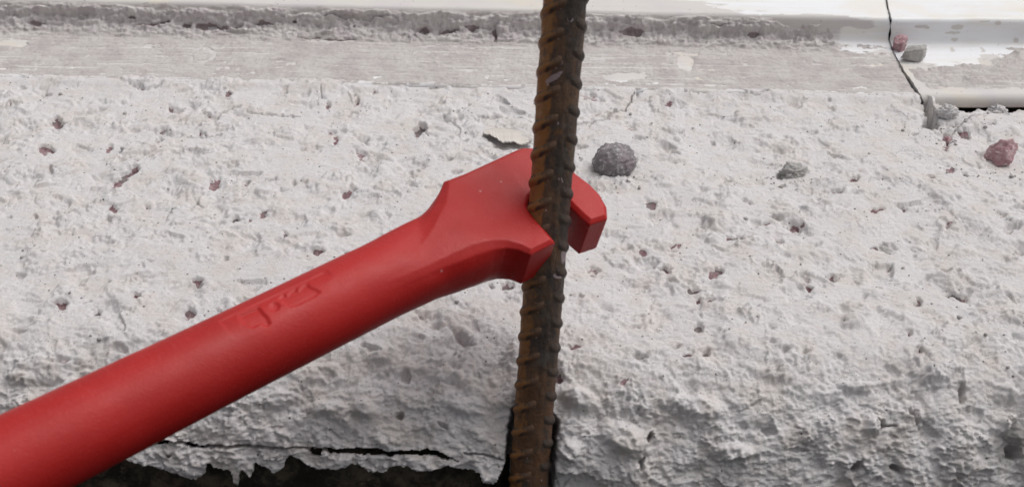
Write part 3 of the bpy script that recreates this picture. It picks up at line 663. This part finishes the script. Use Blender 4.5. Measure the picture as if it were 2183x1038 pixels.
g = grid_faces(len(pm), len(xm)); onf = on.reshape(-1); xlim = (np.repeat(xj[sel][:, None], len(xm), 1) - 0.8 > XM).reshape(-1)
g = g[(onf[g].sum(1) >= 2) & xlim[g].all(1)]
us = np.unique(g); re = np.full(PM.size // 3, -1, np.int64); re[us] = np.arange(len(us))
mo = mesh_np("mortar_residue", PM.reshape(-1, 3)[us], re[g], M_MORTAR, left_strip, {"bare_hollow": hollow_m.reshape(-1)[us], "groove": corner.reshape(-1)[us]})
tag(mo, kind="stuff")

# thinner, crumbly mortar left on the front of the right strip
selR = (ttR > 1.0) & (ttR < 70); pR = profR[selR]; nR_ = nnR[selR]; xr = np.arange(165, 262, 0.5)
XR, TR = np.meshgrid(xr, ttR[selR]); YR = np.repeat(pR[:, 0:1], len(xr), 1); ZR = np.repeat(pR[:, 1:2], len(xr), 1)
ZR = ZR + 0.35 * n2(XR / 45, YR / 40, 801) + 0.12 * n2(XR / 12, YR / 6, 802) - 0.9 * sst(60, 0, np.abs(XR - np.repeat(xjR[selR][:, None], len(xr), 1))) + .5
rpx, rpy = proj(np.stack([XR, YR, ZR], -1).reshape(-1, 3)); rpx = rpx.reshape(XR.shape); rpy = rpy.reshape(XR.shape)
a1 = fbm2(XR / 12, TR / 5, 4, 951, .6); a2 = fbm2(XR / 2.6, TR / 2.1, 4, 961, .65)
area = -poly_sdf(rpx + 8 * a1 + 4 * a2, rpy + 5 * a1 + 3 * a2, [(1930, 144), (2010, 140), (2075, 136), (2120, 122), (2165, 104), (2300, 98), (2300, 196), (2150, 192), (2080, 194), (2030, 190), (1986, 194), (1955, 172)])
thR = sst(-2, 12, area) * (0.55 + 0.45 * a1 + 0.32 * a2) - .14
for x, y, a_, b_, h_ in [(2075, 176, 26, 8, 1.3), (2010, 178, 14, 6, .9), (2140, 150, 30, 9, .8), (2175, 120, 16, 10, 1.4), (2090, 160, 40, 6, .6)]:
    thR += h_ * sst(1.2, .3, np.hypot((rpx + 5 * a2 - x) / a_, (rpy + 3 * a2 - y) / b_)) * (area > 0)
onR = (thR > 0).reshape(-1); gR = grid_faces(len(pR), len(xr)); gR = gR[onR[gR].sum(1) >= 2]
PR = np.stack([XR, YR + nR_[:, 1:2] * np.maximum(thR, -.05), ZR + nR_[:, 2:3] * np.maximum(thR, -.05)], -1).reshape(-1, 3)
us = np.unique(gR); re = np.full(len(PR), -1, np.int64); re[us] = np.arange(len(us))
tag(mesh_np("mortar_residue", PR[us], re[gR], M_MORTAR, right_strip, {"bare_hollow": np.zeros(len(us)), "groove": np.full(len(us), .35)}), kind="stuff")

place_stone("pebble", 1917, 106, 38, 0.9, 1.1, 41, M_MAUVE, 0.6, "small mauve pebble on the sill strip leaning against a grey one", zbase=Z_FL + .5, rough=.12, facets=9)
place_stone("pebble", 1948, 126, 74, 0.55, 0.62, 47, M_LGREY, 0.6, "pale grey angular pebble lying across the sill joint beside a mauve one", zbase=Z_FL + .5, rough=.08, facets=9, rot=.35)

# ================================================================== REBAR
D0 = 357.0
N_HEAD = np.array([0.19, -0.63, -0.755]); N_HEAD /= np.linalg.norm(N_HEAD)
R_DIR = np.array([0.062, -0.945, -0.325]); R_DIR /= np.linalg.norm(R_DIR)
P0c = np.array([(1171 - PW / 2) / FPX * D0, (447 - PH / 2) / FPX * D0, D0])
P0 = c2w(P0c); nW = d2w(N_HEAD); rW = d2w(R_DIR)
# frame of the bar: ez along the bar, ey towards the camera
ez = rW; ey = -CF - np.dot(-CF, ez) * ez; ey /= np.linalg.norm(ey); ex = np.cross(ey, ez)
RB = 6.0
T0, T1 = -150.0, 120.0
rebar = empty("rebar", P0 + rW * -66, "rusty ribbed steel reinforcing bar standing upright in a notch of the ledge", "rebar")
na, ntl = 96, 620
A = np.linspace(0, 2 * math.pi, na, endpoint=False); T = np.linspace(T0, T1, ntl)
AA, TT = np.meshgrid(A, T)
rad = RB + 0.10 * n2(AA * 3, TT / 4, 1001) + 0.06 * n2(AA * 8, TT / 1.5, 1002) + 0.12 * n2(AA * 1.2, TT / 15, 1003)
def bar_pt(a, t, r):             # a=0 faces the camera, positive to the right
    # the bar is very slightly bent where the wrench bites
    bend = 0.9 * np.exp(-((t - 0) / 60.0) ** 2)
    return P0 + t[..., None] * ez + (r * np.sin(a))[..., None] * ex + (r * np.cos(a))[..., None] * ey
ex = -ex if np.dot(ex, CR) < 0 else ex
BV = bar_pt(AA, TT, rad).reshape(-1, 3); BF = grid_faces(ntl, na, True)
core_v = np.concatenate([BV, (P0 + T0 * ez)[None], (P0 + T1 * ez)[None]])
cf = [tuple(int(i) for i in f) for f in BF]
for j in range(na):
    cf.append((len(BV), (j + 1) % na, j)); b = (ntl - 1) * na; cf.append((len(BV) + 1, b + j, b + (j + 1) % na))
bpx, bpy_ = proj(core_v); splash = np.zeros(len(core_v)); fcg = np.concatenate([(np.cos(AA) > -.05).ravel(), [0, 0]])
for x, y, a, b, an in [(1193, 134, 9, 7, 0), (1180, 166, 24, 7, -32), (1203, 540, 8, 24, 8), (1216, 42, 9, 7, 0), (1190, 588, 12, 8, 0), (1150, 262, 12, 4, -15), (1195, 262, 10, 3, -10)]:
    ca, sa = math.cos(math.radians(an)), math.sin(math.radians(an)); dx, dy = bpx - x, bpy_ - y
    splash = np.maximum(splash, fcg * sst(1.4, .4, np.hypot((dx * ca + dy * sa) / a, (-dx * sa + dy * ca) / b)))
mesh_np("bar_core", core_v, cf, M_RUST, rebar, {"splash": splash})
LONG = 0.30                                                     # the seam rib faces the camera, a little to the right
def rib_patch(a0, a1, ta, tb, half, hgt, na_=26, nw_=9):
    P = []
    for i in range(na_):
        f = i / (na_ - 1); a = a0 + (a1 - a0) * f; tc_ = ta + (tb - ta) * f
        cres = math.sin(math.pi * min(max(f, .0), 1)) ** 0.35
        for j in range(nw_):
            w = -1 + 2 * j / (nw_ - 1); hh = hgt * cres * (0.5 + 0.5 * math.cos(math.pi * w)) ** .75
            P.append(bar_pt(np.array(a), np.array(tc_ + w * half), np.array(RB - 0.28 + hh + .05 * math.sin(a * 9 + tc_))))
    return np.array(P), grid_faces(na_, nw_)
def outward(P, Fq):
    a, b, c = P[Fq[0][0]], P[Fq[0][1]], P[Fq[0][2]]
    mid = P[Fq[len(Fq) // 2][0]]; ax = P0 + np.dot(mid - P0, ez) * ez
    k = len(Fq) // 2; n = np.cross(P[Fq[k][1]] - P[Fq[k][0]], P[Fq[k][2]] - P[Fq[k][0]])
    return Fq if np.dot(n, mid - ax) > 0 else Fq[:, ::-1]
for a_c, lab in ((LONG, 1), (LONG + math.pi, 2)):
    P_ = []; tl = np.linspace(T0, T1, 240)
    for i, t_ in enumerate(tl):
        for j in range(7):
            w = -1 + 2 * j / 6; P_.append(bar_pt(np.array(a_c + w * .2), np.array(t_), np.array(RB - .15 + .24 * (1 - abs(w) ** 2.0) + .08 * math.sin(t_ * .9) * math.sin(t_ * .37))))
    P_ = np.array(P_); mesh_np("seam_rib", P_, outward(P_, grid_faces(240, 7)), M_RUST, rebar)
PITCH_R = 8.1
for side in (0, 1):
    a0, a1 = (LONG - math.pi + .16, LONG - .16) if side == 0 else (LONG + .16, LONG + math.pi - .16)
    Pm, Fm = rib_patch(a0, a1, -4.4, 4.4, 2.4, 1.0) if side == 0 else rib_patch(a0, a1, 3.2, -3.2, 2.4, 1.0)
    Fm = outward(Pm, Fm); first = None
    k0 = int(math.floor((T0 + 6) / PITCH_R)); k1 = int((T1 - 6) / PITCH_R)
    for k in range(k0, k1 + 1):
        off = k * PITCH_R + (0.6 if side == 0 else 0.6 + PITCH_R * .45)
        if first is None:
            first = mesh_np("rib", Pm, Fm, M_RUST, rebar); o = first; loc0 = o.location.copy()
        else:
            o = first.copy(); COL.objects.link(o); o.parent = rebar; o.matrix_parent_inverse = first.matrix_parent_inverse.copy()
        o.location = loc0 + Vector(ez * off * MM)

# ================================================================== REBAR WRENCH
THK = 16.0
AXp = lambda px, py, off: on_plane(px, py, P0 + nW * off, nW)
hA = AXp(850, 580, -THK / 2); hB = AXp(142, 930, -THK / 2)
uW = hA - hB; uW /= np.linalg.norm(uW)                           # along the handle, towards the head
vW = np.cross(nW, uW); vW = vW if vW @ CD > 0 else -vW           # in the plane of the head, towards the jaw tips
O = hA.copy()
def to_uv(px, py):
    q = AXp(px, py, 0.0) - O; return (q @ uW, q @ vW)
OUT = [(950, 384), (1020, 353), (1098, 317), (1114, 311), (1135, 311), (1165, 319), (1200, 343), (1224, 362), (1258, 388), (1280, 410), (1295, 437), (1297, 462), (1259, 474),
       (1238, 456), (1212, 430), (1196, 412), (1172, 400), (1146, 404), (1130, 420), (1126, 440), (1140, 458), (1162, 484), (1185, 512), (1133, 538), (1108, 526), (1080, 519), (1052, 520), (1026, 525), (1004, 531), (960, 552), (900, 580), (840, 605), (800, 616), (796, 604), (840, 572), (890, 530), (922, 485), (946, 440)]
POLY = np.array([to_uv(*p) for p in OUT])
AXL = (POLY[:, 0].min(), POLY[:, 0].max())
def dist_at(px): return (AXp(px, np.interp(px, [142, 850], [930, 580]), -THK / 2) - CP) @ CF
RH = 0.5 * 171.0 * dist_at(850) / FPX * 0.985
def head_sdf(p):                                                 # p: (...,3) in u, v, w  (w = 0 in the middle of the slab)
    u, v, w = p[..., 0], p[..., 1], p[..., 2]
    d2 = poly_sdf(u, v, POLY)
    rr_ = 1.0
    qx = d2 + rr_; qy = np.abs(w) - THK / 2 + rr_
    # a flat chamfer on the upper and lower rims, rounded by thick paint
    ch = (qx + qy) * 0.7071 - 0.25
    ext = np.minimum(np.maximum(qx, qy), 0) + np.hypot(np.maximum(qx, 0), np.maximum(qy, 0)) - rr_
    ext = np.maximum(ext, ch - rr_ * .35)
    # neck: round bar flattening into the slab
    f = sst(-14.0, 28.0, u); f2 = sst(20.0, 42.0, u); pw_ = 2.0 + 0.9 * sst(-8, 14, u)
    rw = (RH * (1 - f) + (THK / 2 - 1.2) * f) * (1 - .6 * f2); rv = RH * (1 + .06 * f) * (1 - .72 * f2)
    k = (np.abs(v / rv) ** pw_ + np.abs(w / rw) ** pw_) ** (1 / pw_)
    bar = (k - 1) * np.minimum(rv, rw)
    end = np.maximum(bar, u - 40.0)
    kk = 1.5 + 7.0 * sst(2, 20, u)
    h = np.clip(0.5 + 0.5 * (end - ext) / kk, 0, 1)
    body = end * (1 - h) + ext * h - kk * h * (1 - h)
    # keep the flats flat and the slot open
    slot = poly_sdf(u, v, SLOT); body = np.maximum(body, -slot)
    return body
SLOT = np.array([to_uv(*p) for p in [(1259, 474), (1238, 456), (1212, 430), (1196, 412), (1172, 400), (1146, 404), (1130, 420), (1126, 440), (1140, 458), (1162, 484), (1185, 512), (1260, 600), (1330, 540)]])
def surface_nets(fn, lo, hi, h):
    ax = [np.arange(l, u_ + h, h) for l, u_ in zip(lo, hi)]
    G = np.stack(np.meshgrid(*ax, indexing='ij'), -1); D = fn(G); nx, ny, nz = D.shape
    ins = D < 0
    cnt = sum(ins[a:nx - 1 + a, b:ny - 1 + b, c:nz - 1 + c].astype(int) for a in (0, 1) for b in (0, 1) for c in (0, 1))
    act = (cnt > 0) & (cnt < 8); ids = np.full(act.shape, -1, np.int64); ids[act] = np.arange(act.sum())
    ac = np.argwhere(act); acc = np.zeros((len(ac), 3)); num = np.zeros(len(ac))
    cs = [(a, b, c) for a in (0, 1) for b in (0, 1) for c in (0, 1)]
    for i in range(8):
        for j in range(i + 1, 8):
            if sum(abs(cs[i][k] - cs[j][k]) for k in range(3)) != 1: continue
            d0 = D[tuple((ac + cs[i]).T)]; d1 = D[tuple((ac + cs[j]).T)]; cr = (d0 < 0) != (d1 < 0)
            t = np.where(cr, d0 / np.where(cr, d0 - d1, 1), 0)
            pt = np.array(cs[i]) + t[:, None] * (np.array(cs[j]) - np.array(cs[i])); acc += np.where(cr[:, None], pt, 0); num += cr
    Vv = np.array(lo) + (ac + acc / num[:, None]) * h
    fs = []
    for axis in range(3):
        sl0 = [slice(None)] * 3; sl1 = [slice(None)] * 3; sl0[axis] = slice(0, -1); sl1[axis] = slice(1, None)
        cr = ins[tuple(sl0)] != ins[tuple(sl1)]; e = np.argwhere(cr); b, c = [k for k in range(3) if k != axis]
        ok = (e[:, b] > 0) & (e[:, c] > 0) & (e[:, b] < D.shape[b] - 1) & (e[:, c] < D.shape[c] - 1); e = e[ok]
        fl = ins[tuple(e.T)]
        q = []
        for db, dc in ((-1, -1), (0, -1), (0, 0), (-1, 0)):
            x = e.copy(); x[:, b] += db; x[:, c] += dc; q.append(ids[tuple(x.T)])
        q = np.stack(q, -1); q = np.where((fl ^ (axis == 1))[:, None], q, q[:, ::-1]); fs.append(q)
    Fq = np.concatenate(fs); Fq = Fq[(Fq >= 0).all(1)]
    for _ in range(4):                                            # pull the vertices on to the exact surface
        d = fn(Vv); e = 0.02; g = np.stack([(fn(Vv + e * np.eye(3)[k]) - fn(Vv - e * np.eye(3)[k])) / (2 * e) for k in range(3)], -1)
        l2 = np.maximum((g * g).sum(1), .2); st_ = (d / l2)[:, None] * g; Vv = Vv - np.clip(st_, -.3, .3)
    return Vv, Fq
U0 = -22.0
HV, HF = surface_nets(head_sdf, (U0, POLY[:, 1].min() - 4, -RH - 2), (AXL[1] + 3, max(POLY[:, 1].max(), RH) + 4, RH + 2), 0.42)
HW = O + HV[:, 0:1] * uW + HV[:, 1:2] * vW + HV[:, 2:3] * nW
# outward check
c_ = HV[HF].mean(1); nrm = np.cross(HV[HF[:, 1]] - HV[HF[:, 0]], HV[HF[:, 2]] - HV[HF[:, 0]]); top_f = c_[:, 2] > THK / 2 - .3
flip = (nrm[top_f, 2].sum() * (1 if np.linalg.det(np.stack([uW, vW, nW])) > 0 else -1)) 
if nrm[top_f, 2].sum() < 0: HF = HF[:, ::-1]
if np.linalg.det(np.stack([uW, vW, nW])) < 0: HF = HF[:, ::-1]
wrench = empty("rebar_wrench", O, "red painted forged rebar bending wrench hooked on the rusty bar", "wrench")
wpx, wpy = proj(HW); chip = sst(1.3, .7, np.hypot(((wpx - 1171) * .75 + (wpy - 497) * .66) / 10, (-(wpx - 1171) * .66 + (wpy - 497) * .75) / 3.2) + .4 * n2(wpx / 3, wpy / 3, 5)) * (HV[:, 2] > 0)
mesh_np("wrench_head", HW, HF, M_RED, wrench, {"chip": chip})
# handle: a round bar with the worn maker's stamp pressed into its upper side
L_END = -330.0
tu = np.concatenate([np.arange(U0 + 0.6, -125, -0.4), np.linspace(-125, L_END, 60)]); na = 360
ang = np.linspace(0, 2 * math.pi, na, endpoint=False)
AU, TU = np.meshgrid(ang, tu)
taper = RH * (1 + 0.045 * sst(-40, -120, TU)) - 0.02
def handle_pts(r): return O + TU[..., None] * uW + (r * np.sin(AU))[..., None] * vW + (r * np.cos(AU))[..., None] * nW
hp = handle_pts(taper); hx, hy = proj(hp.reshape(-1, 3)); hx = hx.reshape(TU.shape); hy = hy.reshape(TU.shape)
nrmv = np.sin(AU)[..., None] * vW + np.cos(AU)[..., None] * nW
facing = np.einsum('ijk,ijk->ij', nrmv, CP - hp) > 0
panel = poly_sdf(hx, hy, [(468, 683), (560, 640), (640, 603), (690, 579), (708, 577), (722, 586), (722, 606), (600, 690), (506, 731)])
fade = sst(0, 46, poly_sdf(hx, hy, [(506, 731), (600, 690), (722, 606), (800, 800), (506, 800)]))
rec = 0.34 * sst(2.0, -2.6, panel) * fade * sst(716, 690, hx)
g1 = poly_sdf(hx, hy, [(508, 670), (530, 660), (551, 652), (560, 664), (570, 674), (577, 690), (569, 696), (556, 689), (540, 698), (522, 690)])
g2 = np.hypot(hx - 586, hy - 652) - 9.5
g3 = poly_sdf(hx, hy, [(594, 634), (603, 624), (612, 628), (620, 618), (630, 612), (636, 618), (644, 608), (654, 602), (662, 610), (684, 622), (672, 632), (634, 651), (618, 653)])
rec = rec + 0.42 * sst(2.0, -2.4, np.minimum(np.minimum(g1, g2), g3)) * (1 + .5 * (g1 < 3))
r_h = taper - np.where(facing, rec, 0) + 0.05 * n2(TU / 14, AU * 2, 1101)
hv = handle_pts(r_h).reshape(-1, 3); hf = grid_faces(len(tu), na, True)
endc = len(hv); hv = np.concatenate([hv, (O + L_END * uW)[None]])
k = len(hf) // 2; n_ = np.cross(hv[hf[k][1]] - hv[hf[k][0]], hv[hf[k][2]] - hv[hf[k][0]]); ctr = O + ((hv[hf[k][0]] - O) @ uW) * uW
if np.dot(n_, hv[hf[k][0]] - ctr) < 0: hf = hf[:, ::-1]
b = (len(tu) - 1) * na
capf = np.array([[b + j, b + (j + 1) % na, endc, endc] for j in range(na)])
ho = mesh_np("handle", hv[:endc], hf, M_RED, wrench)
cap = mesh_np("end_cap", hv[np.concatenate([np.arange(b, b + na), [endc]])], [(na, j, (j + 1) % na) for j in range(na)], M_RED, wrench)
print("verts", len(used), "faces", len(F2), "RH", RH, "head u", AXL, "v", POLY[:, 1].min(), POLY[:, 1].max(), 'n.r', nW @ rW, 'handle z slope', uW[2], 'nz', nW[2])
